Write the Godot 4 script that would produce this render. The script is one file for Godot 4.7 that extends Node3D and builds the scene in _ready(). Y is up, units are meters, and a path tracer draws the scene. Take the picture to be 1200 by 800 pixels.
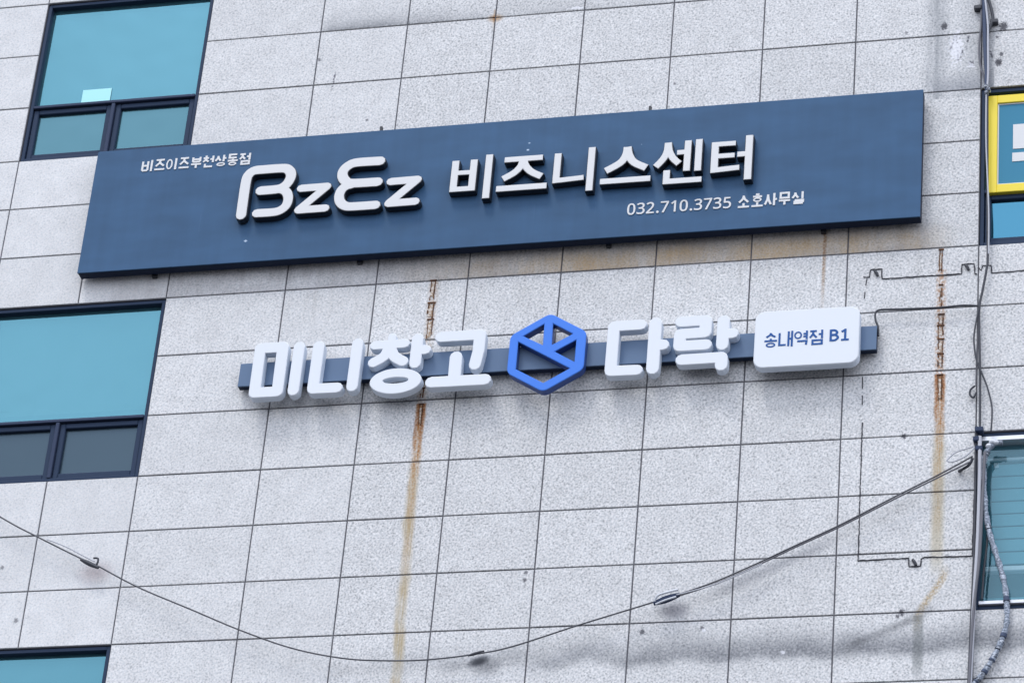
extends Node3D
# A stone-clad office facade seen from the street below: metres, y up, the facade in the plane z = 0.

const LIFT := 16.95          # height above the street of the joint that is row 0 of the facade
var rng := RandomNumberGenerator.new()
var M := {}                  # materials
var used := {}               # names taken at top level

# ------------------------------------------------------------------ nodes

func place(parent: Node, called: String, mesh: Mesh, material: Material, at := Vector3.ZERO) -> MeshInstance3D:
	var o := MeshInstance3D.new()
	o.name = called
	o.mesh = mesh
	o.material_override = material
	o.position = at
	o.cast_shadow = GeometryInstance3D.SHADOW_CASTING_SETTING_ON
	parent.add_child(o, true)
	return o

func group_node(parent: Node, called: String, at := Vector3.ZERO) -> Node3D:
	var o := Node3D.new()
	o.name = called
	o.position = at
	parent.add_child(o, true)
	return o

func thing(called: String, label: String, category: String, at := Vector3.ZERO, team := "") -> Node3D:
	var o := group_node(self, called, at)
	o.set_meta("label", label)
	o.set_meta("category", category)
	if team:
		o.set_meta("group", team)
	return o

# ------------------------------------------------------------------ mesh helpers

func tri(st: SurfaceTool, a: Vector3, b: Vector3, c: Vector3, n: Vector3) -> void:
	var turn := (b - a).cross(c - a)
	if turn.length_squared() < 1e-16:
		return
	var order := [a, c, b] if turn.dot(n) > 0.0 else [a, b, c]
	for p in order:
		st.set_normal(n)
		st.set_uv(Vector2(p.x, p.y))
		st.add_vertex(p)

func quad(st: SurfaceTool, a: Vector3, b: Vector3, c: Vector3, d: Vector3, n: Vector3) -> void:
	tri(st, a, b, c, n)
	tri(st, a, c, d, n)

func begin() -> SurfaceTool:
	var st := SurfaceTool.new()
	st.begin(Mesh.PRIMITIVE_TRIANGLES)
	return st

func add_box(st: SurfaceTool, lo: Vector3, hi: Vector3, bevel := 0.0) -> void:
	# a box whose twelve edges are chamfered
	var c := (lo + hi) * 0.5
	var h := (hi - lo) * 0.5
	var b := minf(bevel, minf(h.x, minf(h.y, h.z)) * 0.45)
	for axis in 3:
		var u := (axis + 1) % 3
		var v := (axis + 2) % 3
		for s in [-1.0, 1.0]:
			var n := Vector3.ZERO
			n[axis] = s
			var q := []
			for k in [[-1, -1], [1, -1], [1, 1], [-1, 1]]:
				var p := c
				p[axis] += s * h[axis]
				p[u] += k[0] * (h[u] - b)
				p[v] += k[1] * (h[v] - b)
				q.append(p)
			quad(st, q[0], q[1], q[2], q[3], n)
	if b <= 0.0:
		return
	for axis in 3:
		var u := (axis + 1) % 3
		var v := (axis + 2) % 3
		for su in [-1.0, 1.0]:
			for sv in [-1.0, 1.0]:
				var n := Vector3.ZERO
				n[u] = su
				n[v] = sv
				var q := []
				for k in [[-1, 0], [1, 0], [1, 1], [-1, 1]]:
					var p := c
					p[axis] += k[0] * (h[axis] - b)
					p[u] += su * (h[u] - (b if k[1] else 0.0))
					p[v] += sv * (h[v] - (0.0 if k[1] else b))
					q.append(p)
				quad(st, q[0], q[1], q[2], q[3], n.normalized())
	for sx in [-1.0, 1.0]:
		for sy in [-1.0, 1.0]:
			for sz in [-1.0, 1.0]:
				var e := c + Vector3(sx * h.x, sy * h.y, sz * h.z)
				tri(st, e - Vector3(0, sy * b, sz * b), e - Vector3(sx * b, 0, sz * b), e - Vector3(sx * b, sy * b, 0), Vector3(sx, sy, sz).normalized())

func box(lo: Vector3, hi: Vector3, bevel := 0.0) -> ArrayMesh:
	var st := begin()
	add_box(st, lo, hi, bevel)
	return st.commit()

func ring_boxes(st: SurfaceTool, x0: float, y0: float, x1: float, y1: float, w: float, z0: float, z1: float, bevel := 0.003) -> void:
	# four bars butted end to end around an opening
	add_box(st, Vector3(x0, y0, z0), Vector3(x0 + w, y1, z1), bevel)
	add_box(st, Vector3(x1 - w, y0, z0), Vector3(x1, y1, z1), bevel)
	add_box(st, Vector3(x0 + w, y0, z0), Vector3(x1 - w, y0 + w, z1), bevel)
	add_box(st, Vector3(x0 + w, y1 - w, z0), Vector3(x1 - w, y1, z1), bevel)

func smooth_path(points: Array, steps := 8) -> PackedVector3Array:
	var out := PackedVector3Array()
	for i in points.size() - 1:
		var p0: Vector3 = points[maxi(i - 1, 0)]
		var p1: Vector3 = points[i]
		var p2: Vector3 = points[i + 1]
		var p3: Vector3 = points[mini(i + 2, points.size() - 1)]
		for k in steps:
			out.append(p1.cubic_interpolate(p2, p0, p3, float(k) / steps))
	out.append(points[points.size() - 1])
	return out

func add_tube(st: SurfaceTool, path: PackedVector3Array, radius: float, sides := 8, radii := PackedFloat32Array()) -> void:
	var rings := []
	var normal := Vector3(0, 0, 1)
	for i in path.size():
		var t := (path[mini(i + 1, path.size() - 1)] - path[maxi(i - 1, 0)]).normalized()
		normal = (normal - t * normal.dot(t)).normalized()
		if normal.length() < 0.5:
			normal = t.cross(Vector3(0.3, 1, 0.2)).normalized()
		var side := t.cross(normal)
		var r := radius if radii.is_empty() else radii[i]
		var ring := []
		for k in sides:
			var a := TAU * k / sides
			var d := normal * cos(a) + side * sin(a)
			ring.append([path[i] + d * r, d])
		rings.append(ring)
	for i in rings.size() - 1:
		for k in sides:
			var a = rings[i][k]
			var b = rings[i][(k + 1) % sides]
			var c = rings[i + 1][(k + 1) % sides]
			var d = rings[i + 1][k]
			for t in [[a, b, c], [a, c, d]]:
				var turn: Vector3 = (t[1][0] - t[0][0]).cross(t[2][0] - t[0][0])
				var order: Array = [t[0], t[2], t[1]] if turn.dot(t[0][1]) > 0.0 else t
				for p in order:
					st.set_normal(p[1])
					st.set_uv(Vector2(p[0].x, p[0].y))
					st.add_vertex(p[0])
	for e in [0, rings.size() - 1]:
		var n := (path[0] - path[1]).normalized() if e == 0 else (path[path.size() - 1] - path[path.size() - 2]).normalized()
		for k in range(1, sides - 1):
			tri(st, rings[e][0][0], rings[e][k][0], rings[e][k + 1][0], n)

func tube(points: Array, radius: float, steps := 8, sides := 8) -> ArrayMesh:
	var st := begin()
	add_tube(st, smooth_path(points, steps), radius, sides)
	return st.commit()

func v3(list: Array, z: float) -> Array:
	var out := []
	for i in range(0, list.size(), 2):
		out.append(Vector3(list[i], list[i + 1], z))
	return out

# ------------------------------------------------------------------ flat outlines made solid

func overlaps_strip(solids: Array, holes: Array, cuts: Array) -> Array:
	# the union of outlines, cut at the given x so that no piece has a hole in it
	var edges := [-1e4] + cuts + [1e4]
	var pieces := []
	for i in edges.size() - 1:
		var strip := PackedVector2Array([Vector2(edges[i], -1e4), Vector2(edges[i + 1], -1e4), Vector2(edges[i + 1], 1e4), Vector2(edges[i], 1e4)])
		var merged: Array = []
		for s in solids:
			for part in Geometry2D.intersect_polygons(s, strip):
				var now: PackedVector2Array = part
				var rest := []
				for q in merged:
					var sum := Geometry2D.merge_polygons(q, now)
					var outers := sum.filter(func(p): return not Geometry2D.is_polygon_clockwise(p))
					if outers.size() == 1:
						now = outers[0]
					else:
						rest.append(q)
				rest.append(now)
				merged = rest
		for h in holes:
			var left := []
			for q in merged:
				left.append_array(Geometry2D.clip_polygons(q, h))
			merged = left
		pieces.append_array(merged)
	return pieces

func inset_point(p: Vector2, e0: Vector2, e1: Vector2, b0: float, b1: float) -> Vector2:
	# the corner between two edges moved inwards by b0 and b1 (outline runs counter-clockwise)
	var n0 := Vector2(-e0.y, e0.x)
	var n1 := Vector2(-e1.y, e1.x)
	var det := n0.x * n1.y - n0.y * n1.x
	if absf(det) < 0.02:
		return p + n0 * maxf(b0, b1) if b0 > 0.0 else p + n1 * b1
	var d := Vector2((b0 * n1.y - b1 * n0.y) / det, (n0.x * b1 - n1.x * b0) / det)
	return p + d.limit_length(2.5 * maxf(b0, b1))

func extrude(pieces: Array, cuts: Array, z0: float, z1: float, bevel: float, unit := 0.01) -> Array:
	# [front cap with its rounded edge, sides] as two SurfaceTools
	var face := begin()
	var sides := begin()
	for raw in pieces:
		var poly: PackedVector2Array = raw
		if Geometry2D.is_polygon_clockwise(poly):
			poly.reverse()
		var clean := PackedVector2Array()
		for p in poly:
			if clean.is_empty() or p.distance_to(clean[clean.size() - 1]) > 0.03:
				clean.append(p)
		while clean.size() > 3 and clean[0].distance_to(clean[clean.size() - 1]) <= 0.03:
			clean.remove_at(clean.size() - 1)
		if clean.size() < 3:
			continue
		var n := clean.size()
		var inner := PackedVector2Array()
		var is_cut := []
		for i in n:
			var a := clean[i]
			var b := clean[(i + 1) % n]
			var on := false
			for c in cuts:
				if absf(a.x - c) < 0.002 and absf(b.x - c) < 0.002:
					on = true
			is_cut.append(on)
		var bb := bevel / unit
		for i in n:
			var e0 := (clean[i] - clean[(i + n - 1) % n]).normalized()
			var e1 := (clean[(i + 1) % n] - clean[i]).normalized()
			inner.append(inset_point(clean[i], e0, e1, 0.0 if is_cut[(i + n - 1) % n] else bb, 0.0 if is_cut[i] else bb))
		var idx := Geometry2D.triangulate_polygon(inner)
		if idx.is_empty():
			inner = clean
			idx = Geometry2D.triangulate_polygon(inner)
			if idx.is_empty():
				print("an outline could not be filled")
		for k in range(0, idx.size(), 3):
			tri(face, flat(inner[idx[k]], z1, unit), flat(inner[idx[k + 1]], z1, unit), flat(inner[idx[k + 2]], z1, unit), Vector3(0, 0, 1))
		for i in n:
			if is_cut[i]:
				continue
			var j := (i + 1) % n
			var e := (clean[j] - clean[i]).normalized()
			var out := Vector3(e.y, -e.x, 0)
			quad(sides, flat(clean[i], z0, unit), flat(clean[j], z0, unit), flat(clean[j], z1 - bevel, unit), flat(clean[i], z1 - bevel, unit), out)
			if bevel > 0.0:
				quad(face, flat(clean[i], z1 - bevel, unit), flat(clean[j], z1 - bevel, unit), flat(inner[j], z1, unit), flat(inner[i], z1, unit), (out + Vector3(0, 0, 1)).normalized())
	return [face, sides]

func flat(p: Vector2, z: float, unit: float) -> Vector3:
	return Vector3(p.x * unit, p.y * unit, z)

func stroke_outline(kind: String, width: float, list: Array) -> PackedVector2Array:
	# the outline of one stroke in centimetres; r round ends, b cut ends, s a curve through the points
	var pts := PackedVector2Array()
	if "s" in kind:
		for p in smooth_path(v3(list, 0.0), 6):
			pts.append(Vector2(p.x, p.y) * 100.0)
	else:
		for i in range(0, list.size(), 2):
			pts.append(Vector2(list[i], list[i + 1]) * 100.0)
	var round_end := "r" in kind
	var got := Geometry2D.offset_polyline(pts, width * 100.0, Geometry2D.JOIN_ROUND if round_end or "s" in kind else Geometry2D.JOIN_MITER, Geometry2D.END_ROUND if round_end else Geometry2D.END_BUTT)
	return got[0]

func ellipse(c: Vector2, r: Vector2, n := 40) -> PackedVector2Array:
	var p := PackedVector2Array()
	for k in n:
		p.append(c + Vector2(cos(TAU * k / n), sin(TAU * k / n)) * r)
	return p

func rounded(x0: float, y0: float, x1: float, y1: float, r: float) -> PackedVector2Array:
	var p := PackedVector2Array()
	for q in [[x1 - r, y1 - r, 0], [x0 + r, y1 - r, 1], [x0 + r, y0 + r, 2], [x1 - r, y0 + r, 3]]:
		for k in 7:
			var a: float = (q[2] + k / 6.0) * PI / 2.0
			p.append(Vector2(q[0] + cos(a) * r, q[1] + sin(a) * r) * 100.0)
	return p

func place_letter(parent: Node3D, called: String, solids: Array, holes: Array, cuts: Array, z0: float, z1: float, bevel: float, front: Material, edge: Material) -> MeshInstance3D:
	var made := extrude(overlaps_strip(solids, holes, cuts), cuts, z0, z1, bevel)
	var mesh: ArrayMesh = made[0].commit()
	mesh = made[1].commit(mesh)
	mesh.surface_set_material(0, front)
	mesh.surface_set_material(1, edge)
	var o := MeshInstance3D.new()
	o.name = called
	o.mesh = mesh
	parent.add_child(o, true)
	return o

# ------------------------------------------------------------------ a small stroke alphabet for the fine Korean lines

func jamo(which: String) -> Array:
	match which:
		"b": return [[0, 1, 0, 0], [1, 1, 1, 0], [0, 0.52, 1, 0.52], [0, 0, 1, 0]]
		"j": return [[0, 1, 1, 1], [0.5, 1, 0.42, 0.5, 0, 0], [0.48, 0.62, 0.62, 0.36, 1, 0]]
		"ch": return [[0.3, 1.08, 0.7, 1.08], [0, 0.75, 1, 0.75], [0.5, 0.75, 0.42, 0.4, 0, 0], [0.48, 0.5, 0.62, 0.3, 1, 0]]
		"s": return [[0.5, 1, 0.4, 0.5, 0, 0], [0.5, 0.85, 0.6, 0.48, 1, 0]]
		"d": return [[1, 1, 0, 1, 0, 0, 1, 0]]
		"n": return [[0, 1, 0, 0, 1, 0]]
		"r": return [[0, 1, 1, 1, 1, 0.5, 0, 0.5, 0, 0, 1, 0]]
		"g": return [[0, 1, 1, 1, 0.95, 0]]
		"h": return [[0.3, 1.05, 0.7, 1.05], [0, 0.74, 1, 0.74]]
		"m": return [[0, 0, 0, 1, 1, 1, 1, 0, 0, 0]]
		"i": return [[0.6, 1.05, 0.6, -0.05]]
		"a": return [[0.4, 1.05, 0.4, -0.05], [0.4, 0.5, 1, 0.5]]
		"eo": return [[0.75, 1.05, 0.75, -0.05], [0.1, 0.5, 0.75, 0.5]]
		"yeo": return [[0.75, 1.05, 0.75, -0.05], [0.1, 0.66, 0.75, 0.66], [0.1, 0.32, 0.75, 0.32]]
		"ae": return [[0.2, 1.05, 0.2, -0.05], [0.85, 1.08, 0.85, -0.08], [0.2, 0.5, 0.85, 0.5]]
		"eu": return [[-0.2, 0.3, 1.2, 0.3]]
		"o": return [[-0.2, 0.05, 1.2, 0.05], [0.5, 1.0, 0.5, 0.05]]
		"u": return [[-0.2, 0.9, 1.2, 0.9], [0.5, 0.9, 0.5, -0.1]]
	return []

func syllable(spec: Array, x: float, y: float, w: float, h: float, t: float) -> Array:
	# [solids, holes, cuts] of one syllable [initial, vowel, final] in the box at x, y
	var solids := []
	var holes := []
	var cuts := []
	var tall: bool = spec[1] in ["i", "a", "eo", "yeo", "ae"]
	var last: String = spec[2] if spec.size() > 2 else ""
	var parts := []
	if tall:
		var low := 0.44 if last else 0.06
		parts = [[spec[0], 0.06, low + 0.05, 0.5, 0.96 - 0.04], [spec[1], 0.6, low, 0.95, 0.96]]
		if last:
			parts.append([last, 0.24, 0.05, 0.86, 0.3])
	elif last:
		parts = [[spec[0], 0.2, 0.68, 0.8, 0.96], [spec[1], 0.2, 0.42, 0.8, 0.58], [last, 0.22, 0.03, 0.78, 0.28]]
	elif spec[1] == "u":
		parts = [[spec[0], 0.2, 0.56, 0.8, 0.96], [spec[1], 0.2, 0.04, 0.8, 0.38]]
	else:
		parts = [[spec[0], 0.16, 0.42, 0.84, 0.96], [spec[1], 0.2, 0.04, 0.8, 0.34]]
	for p in parts:
		var o := Vector2(x + p[1] * w, y + p[2] * h)
		var size := Vector2((p[3] - p[1]) * w, (p[4] - p[2]) * h)
		if p[0] == "ng" or p[0] == "h":
			var tall_part := 1.0 if p[0] == "ng" else 0.52
			var c := (o + Vector2(size.x * 0.5, size.y * 0.5 * tall_part)) * 100.0
			var r := Vector2(size.x * (0.5 if p[0] == "ng" else 0.4), size.y * 0.5 * tall_part) * 100.0
			solids.append(ellipse(c, r + Vector2(t, t) * 60.0, 28))
			holes.append(ellipse(c, Vector2(maxf(r.x - t * 90.0, 0.12), maxf(r.y - t * 90.0, 0.12)), 28))
			cuts.append(c.x)
		if p[0] == "m" or p[0] == "b":
			cuts.append((o.x + size.x * 0.5) * 100.0 + (0.06 if p[0] == "b" else 0.0))
		for line in jamo(p[0]):
			var at := []
			for i in range(0, line.size(), 2):
				at.append_array([o.x + line[i] * size.x, o.y + line[i + 1] * size.y])
			if p[0] == "m":
				holes.append(PackedVector2Array([Vector2(o.x + t, o.y + t) * 100.0, Vector2(o.x + size.x - t, o.y + t) * 100.0, Vector2(o.x + size.x - t, o.y + size.y - t) * 100.0, Vector2(o.x + t, o.y + size.y - t) * 100.0]))
				solids.append(PackedVector2Array([Vector2(o.x - t, o.y - t) * 100.0, Vector2(o.x + size.x + t, o.y - t) * 100.0, Vector2(o.x + size.x + t, o.y + size.y + t) * 100.0, Vector2(o.x - t, o.y + size.y + t) * 100.0]))
			else:
				solids.append(stroke_outline("b", t, at))
	cuts.sort()
	var apart := []
	for c in cuts:
		if apart.is_empty() or c - apart[apart.size() - 1] > 0.05:
			apart.append(c)
	return [solids, holes, apart]

func fine_line(parent: Node3D, word: Array, x0: float, x1: float, y0: float, y1: float, t: float, z0: float, z1: float, m: Material) -> void:
	var pitch := (x1 - x0) / word.size()
	for i in word.size():
		var s := syllable(word[i], x0 + pitch * i, y0, pitch * 0.98, y1 - y0, t)
		place_letter(parent, "small_letter", s[0], s[1], s[2], z0, z1, 0.0, m, m)

func type_line(parent: Node3D, called: String, text: String, x0: float, x1: float, y0: float, y1: float, z: float, thick: float, weight: int, m: Material) -> void:
	# each character a mesh of its own
	var face := SystemFont.new()
	face.font_names = PackedStringArray(["Droid Sans"])
	face.font_weight = weight
	var font := FontVariation.new()
	font.base_font = face
	font.variation_embolden = 0.35
	var whole := TextMesh.new()
	whole.font = font
	whole.text = text
	whole.font_size = 64
	whole.pixel_size = 0.01
	whole.depth = 0.01
	var all := whole.get_aabb()
	var pen := 0.0
	var total := font.get_string_size(text, HORIZONTAL_ALIGNMENT_LEFT, -1, 64).x
	var sx := (x1 - x0) / all.size.x
	var sy := (y1 - y0) / all.size.y
	for i in text.length():
		var ch := text.substr(i, 1)
		var g := TextMesh.new()
		g.font = font
		g.text = ch
		g.font_size = 64
		g.pixel_size = 0.01
		g.depth = thick
		g.curve_step = 1.0
		g.horizontal_alignment = HORIZONTAL_ALIGNMENT_LEFT
		g.vertical_alignment = VERTICAL_ALIGNMENT_BOTTOM
		var o := place(parent, called, g, m)
		var off := font.get_string_size(text.substr(0, i), HORIZONTAL_ALIGNMENT_LEFT, -1, 64).x * 0.01
		o.scale = Vector3(sx, sy, 1.0)
		var base := g.get_aabb()
		var y := y0 + ((base.position.y - low_of(font, "0")) * sy)
		o.position = Vector3(x0 + (off - (all.size.x * 0.0)) * sx, y - base.position.y * sy, z)
		pen = off
	if total <= 0.0:
		print("no width for ", text)

var low_cache := {}
func low_of(font: Font, ch: String) -> float:
	if not low_cache.has(font):
		var g := TextMesh.new()
		g.font = font
		g.text = ch
		g.font_size = 64
		g.pixel_size = 0.01
		g.vertical_alignment = VERTICAL_ALIGNMENT_BOTTOM
		low_cache[font] = g.get_aabb().position.y
	return low_cache[font]

# ------------------------------------------------------------------ the sky

func overcast_sky() -> ImageTexture:
	# a closed cloud cover, a little brighter overhead, with soft folds in it
	var w := 512
	var h := 256
	var im := Image.create(w, h, false, Image.FORMAT_RGBF)
	var n := noise(FastNoiseLite.TYPE_SIMPLEX, 1.1, 404, 6)
	for j in h:
		var up := (0.5 - (j + 0.5) / h) * PI
		for i in w:
			var around := TAU * (i + 0.5) / w
			var d := Vector3(cos(up) * cos(around), sin(up), cos(up) * sin(around))
			if up < 0.0:
				im.set_pixel(i, j, Color(0.30, 0.32, 0.36))
				continue
			var p := d / (d.y + 0.35)
			var cloud := n.get_noise_2d(p.x * 1.2, p.z * 1.2)
			var l := (0.83 + 0.28 * d.y) * (1.0 + 0.30 * cloud)
			im.set_pixel(i, j, Color(1.72 * l, 1.84 * l, 2.13 * l))
	return ImageTexture.create_from_image(im)

# ------------------------------------------------------------------ materials

func plain(color: Color, rough := 0.6, metal := 0.0) -> StandardMaterial3D:
	var m := StandardMaterial3D.new()
	m.albedo_color = color.linear_to_srgb()
	m.roughness = rough
	m.metallic = metal
	return m

func dull(color: Color, rough: float) -> StandardMaterial3D:
	# paint with little shine
	var m := plain(color, rough)
	m.metallic_specular = 0.22
	return m

func noise(kind: int, freq: float, seed_value: int, octaves := 1) -> FastNoiseLite:
	var n := FastNoiseLite.new()
	n.noise_type = kind
	n.frequency = freq
	n.seed = seed_value
	n.fractal_type = FastNoiseLite.FRACTAL_FBM if octaves > 1 else FastNoiseLite.FRACTAL_NONE
	n.fractal_octaves = octaves
	return n

const TX0 := -3.75
const TX1 := 6.55
const TY0 := -4.28
const TY1 := 3.9
const TW := 2048
const TH := 1626
var skin: Image              # the stone of the facade, one picture for the part in view

func px(x: float) -> int:
	return int(round((x - TX0) / (TX1 - TX0) * TW))

func py(y: float) -> int:
	return int(round((TY1 - y) / (TY1 - TY0) * TH))

func granite_tile(size: int, contrast: float, mean: float, sd: int) -> Image:
	var fine := noise(FastNoiseLite.TYPE_VALUE, 0.62, sd).get_image(size, size, false, false, true).get_data()
	var mid := noise(FastNoiseLite.TYPE_SIMPLEX, 0.2, sd + 1, 2).get_image(size, size, false, false, true).get_data()
	var big := noise(FastNoiseLite.TYPE_SIMPLEX, 0.018, sd + 2, 3).get_image(size, size, false, false, true).get_data()
	var bytes := PackedByteArray()
	bytes.resize(size * size * 4)
	for i in size * size:
		var f := fine[i] / 255.0 - 0.5
		var m := mid[i] / 255.0 - 0.5
		var v := mean + contrast * (32.0 * f + 48.0 * m) + 10.0 * (big[i] / 255.0 - 0.5)
		if f + m * 1.4 < -0.62:
			v -= 24.0 * contrast
		elif f + m < -0.45:
			v -= 14.0 * contrast
		var warm := m * 6.0
		bytes[i * 4] = clampi(int(v + warm), 0, 255)
		bytes[i * 4 + 1] = clampi(int(v), 0, 255)
		bytes[i * 4 + 2] = clampi(int(v - warm * 0.7), 0, 255)
		bytes[i * 4 + 3] = 255
	return Image.create_from_data(size, size, false, Image.FORMAT_RGBA8, bytes)

func stain(x0: float, y0: float, x1: float, y1: float, color: Color, how: Callable, shrink := 2) -> void:
	# a mark on the stone, as strong as how(x, y) says
	var w := maxi(2, (px(x1) - px(x0)) / shrink)
	var h := maxi(2, (py(y0) - py(y1)) / shrink)
	var im := Image.create(w, h, false, Image.FORMAT_RGBA8)
	for j in h:
		for i in w:
			var a: float = how.call(lerpf(x0, x1, (i + 0.5) / w), lerpf(y1, y0, (j + 0.5) / h))
			im.set_pixel(i, j, Color(color.r, color.g, color.b, clampf(a, 0.0, 1.0)))
	im.resize(px(x1) - px(x0), py(y0) - py(y1), Image.INTERPOLATE_BILINEAR)
	skin.blend_rect(im, Rect2i(0, 0, im.get_width(), im.get_height()), Vector2i(px(x0), py(y1)))

func paint_facade() -> void:
	skin = Image.create(TW, TH, false, Image.FORMAT_RGBA8)
	skin.fill(Color(0.75, 0.75, 0.75))
	var rough := granite_tile(1024, 1.0, STONE, 11)
	var calm := granite_tile(640, 0.42, STONE + 8.0, 31)
	var middling := granite_tile(640, 0.72, STONE + 3.0, 41)
	for x in cols.size() - 1:
		for y in rows.size() - 1:
			var a := Vector2i(px(cols[x]), py(rows[y]))
			var b := Vector2i(px(cols[x + 1]), py(rows[y + 1]))
			var from: Image = calm if cols[x] < -1.01 else (middling if cols[x] < 0.1 else rough)
			var w := b.x - a.x
			var h := b.y - a.y
			if w <= 0 or h <= 0:
				continue
			var cut := from.get_region(Rect2i(rng.randi_range(0, from.get_width() - w - 1), rng.randi_range(0, from.get_height() - h - 1), w, h))
			if rng.randf() < 0.5:
				cut.flip_x()
			if rng.randf() < 0.5:
				cut.flip_y()
			cut.adjust_bcs(rng.randf_range(0.98, 1.014), 1.0, 1.0)
			skin.blit_rect(cut, Rect2i(0, 0, w, h), a)
	var wob := noise(FastNoiseLite.TYPE_SIMPLEX, 1.4, 5, 3)
	var grit := noise(FastNoiseLite.TYPE_SIMPLEX, 40.0, 6, 2)
	var run := noise(FastNoiseLite.TYPE_SIMPLEX, 3.5, 7, 3)
	# the course of stone under the big sign, greyed, with tan dirt to the right, ending at the joint below it
	stain(-1.7, 0.004, 5.45, 0.3, Color(0.42, 0.40, 0.40), func(x, y): return (0.16 + 0.12 * smoothstep(0.0, 1.5, x) + 0.12 * wob.get_noise_2d(x, y * 3.0) + 0.10 * run.get_noise_2d(x * 3.0, y * 0.4)) * smoothstep(-1.7, -1.2, x) * smoothstep(5.45, 4.9, x) * smoothstep(0.3, 0.2, y))
	stain(0.6, 0.004, 5.4, 0.28, Color(0.70, 0.575, 0.40), func(x, y): return (0.9 + 0.35 * grit.get_noise_2d(x, y)) * (0.44 + 0.30 * wob.get_noise_2d(x * 1.1 + 9.0, y) + 0.12 * run.get_noise_2d(x * 5.0, y)) * smoothstep(0.6, 2.2, x) * smoothstep(5.4, 4.9, x) * smoothstep(0.27, 0.10, y), 1)
	# faint runs below that joint
	stain(-0.2, -0.5, 5.4, 0.0, Color(0.52, 0.50, 0.47), func(x, y): return maxf(0.0, 0.14 * run.get_noise_2d(x * 4.0, y * 0.15 + 4.0)) * smoothstep(-0.5, -0.05, y))
	# soot above the upper joint
	stain(-0.1, 2.575, 3.6, 2.90, Color(0.36, 0.37, 0.39), func(x, y): return 0.72 * exp(-(y - 2.575) / 0.085) * smoothstep(-0.05, 0.1, x) * (0.30 + 0.70 * smoothstep(1.6, 0.5, x)) * smoothstep(3.6, 2.4, x) * (0.9 + 0.3 * wob.get_noise_2d(x, 1.0)) * (0.9 + 0.5 * grit.get_noise_2d(x, y)))
	# the grey tide line along the bottom
	stain(0.2, -3.85, 6.5, -3.05, Color(0.30, 0.31, 0.34), func(x, y):
		var line: float = -3.40 + 0.05 * wob.get_noise_2d(x * 0.9, 3.0)
		var d: float = (y - line)
		var s: float = exp(-pow(d / (0.055 if d < 0.0 else 0.13), 2.0))
		return s * (0.9 + 0.5 * grit.get_noise_2d(x, y)) * (0.20 + 0.36 * smoothstep(1.6, 4.0, x) + 0.10 * wob.get_noise_2d(x * 2.0, y * 2.0)) * smoothstep(0.2, 2.0, x))
	# rust: two streaks from the old sign fixings
	var lanes := [
		[[-1.14, 1.237], [-1.87, 1.236], [-2.75, 1.262], [-4.2, 1.275], 1.0],
		[[-1.14, 5.226], [-1.88, 5.228], [-2.3, 5.23], [-2.65, 5.233], 0.9]]
	for lane in lanes:
		var bottom: float = lane[3][0]
		var low := maxf(bottom - 0.1, TY0 + 0.01)
		var mid: float = lane[1][1]
		var strength: float = lane[4]
		var pts: Array = lane
		stain(mid - 0.16, low, mid + 0.2, -1.13, Color(0.60, 0.38, 0.16), func(x, y):
			var c: float = mid
			for k in 3:
				if y <= pts[k][0] and y >= pts[k + 1][0]:
					c = lerpf(pts[k][1], pts[k + 1][1], (pts[k][0] - y) / (pts[k][0] - pts[k + 1][0]))
			var d: float = absf(x - c + 0.012 * wob.get_noise_2d(y * 2.0, 8.0))
			var fade: float = lerpf(0.90, 0.0, clampf((-1.2 - y) / 1.7, 0.0, 1.0)) * smoothstep(bottom, bottom + 0.35, y)
			return strength * fade * smoothstep(0.046, 0.010, d) * (0.72 + 0.75 * run.get_noise_2d(x * 26.0, y * 0.9)) * (0.92 + 0.5 * grit.get_noise_2d(x, y)), 1)
		stain(mid - 0.06, -1.75, mid + 0.06, -1.13, Color(0.50, 0.25, 0.07), func(x, y):
			var d: float = absf(absf(x - mid) - 0.024)
			return 0.62 * strength * smoothstep(0.022, 0.004, d) * smoothstep(-1.75, -1.2, y) * (0.9 + 0.6 * grit.get_noise_2d(x, y)), 1)
	# farther down the rust pales to a straw colour
	stain(1.10, -4.2, 1.42, -1.5, Color(0.64, 0.56, 0.40), func(x, y):
		var c: float = lerpf(1.236, 1.272, clampf((-1.9 - y) / 1.6, 0.0, 1.0)) + 0.014 * wob.get_noise_2d(y * 2.0, 8.0)
		return 0.58 * smoothstep(0.062, 0.015, absf(x - c)) * (0.85 + 0.55 * run.get_noise_2d(x * 20.0, y * 0.7 + 3.0)) * smoothstep(-1.5, -2.1, y) * (0.9 + 0.5 * wob.get_noise_2d(3.0, y * 1.5)), 1)
	stain(5.08, -2.95, 5.38, -1.5, Color(0.66, 0.60, 0.46), func(x, y):
		return 0.42 * smoothstep(0.07, 0.02, absf(x - 5.23)) * smoothstep(-1.5, -1.9, y) * smoothstep(-2.9, -2.6, y), 1)
	stain(1.15, -1.25, 1.34, -0.0, Color(0.55, 0.38, 0.22), func(x, y): return 0.25 * smoothstep(0.06, 0.01, absf(x - 1.232)) * (0.7 + grit.get_noise_2d(x, y * 0.4)), 1)
	stain(5.12, -1.25, 5.32, -0.2, Color(0.60, 0.36, 0.18), func(x, y): return 0.5 * smoothstep(0.055, 0.01, absf(x - 5.222)) * (0.5 + grit.get_noise_2d(x, y * 0.6)), 1)
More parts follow.
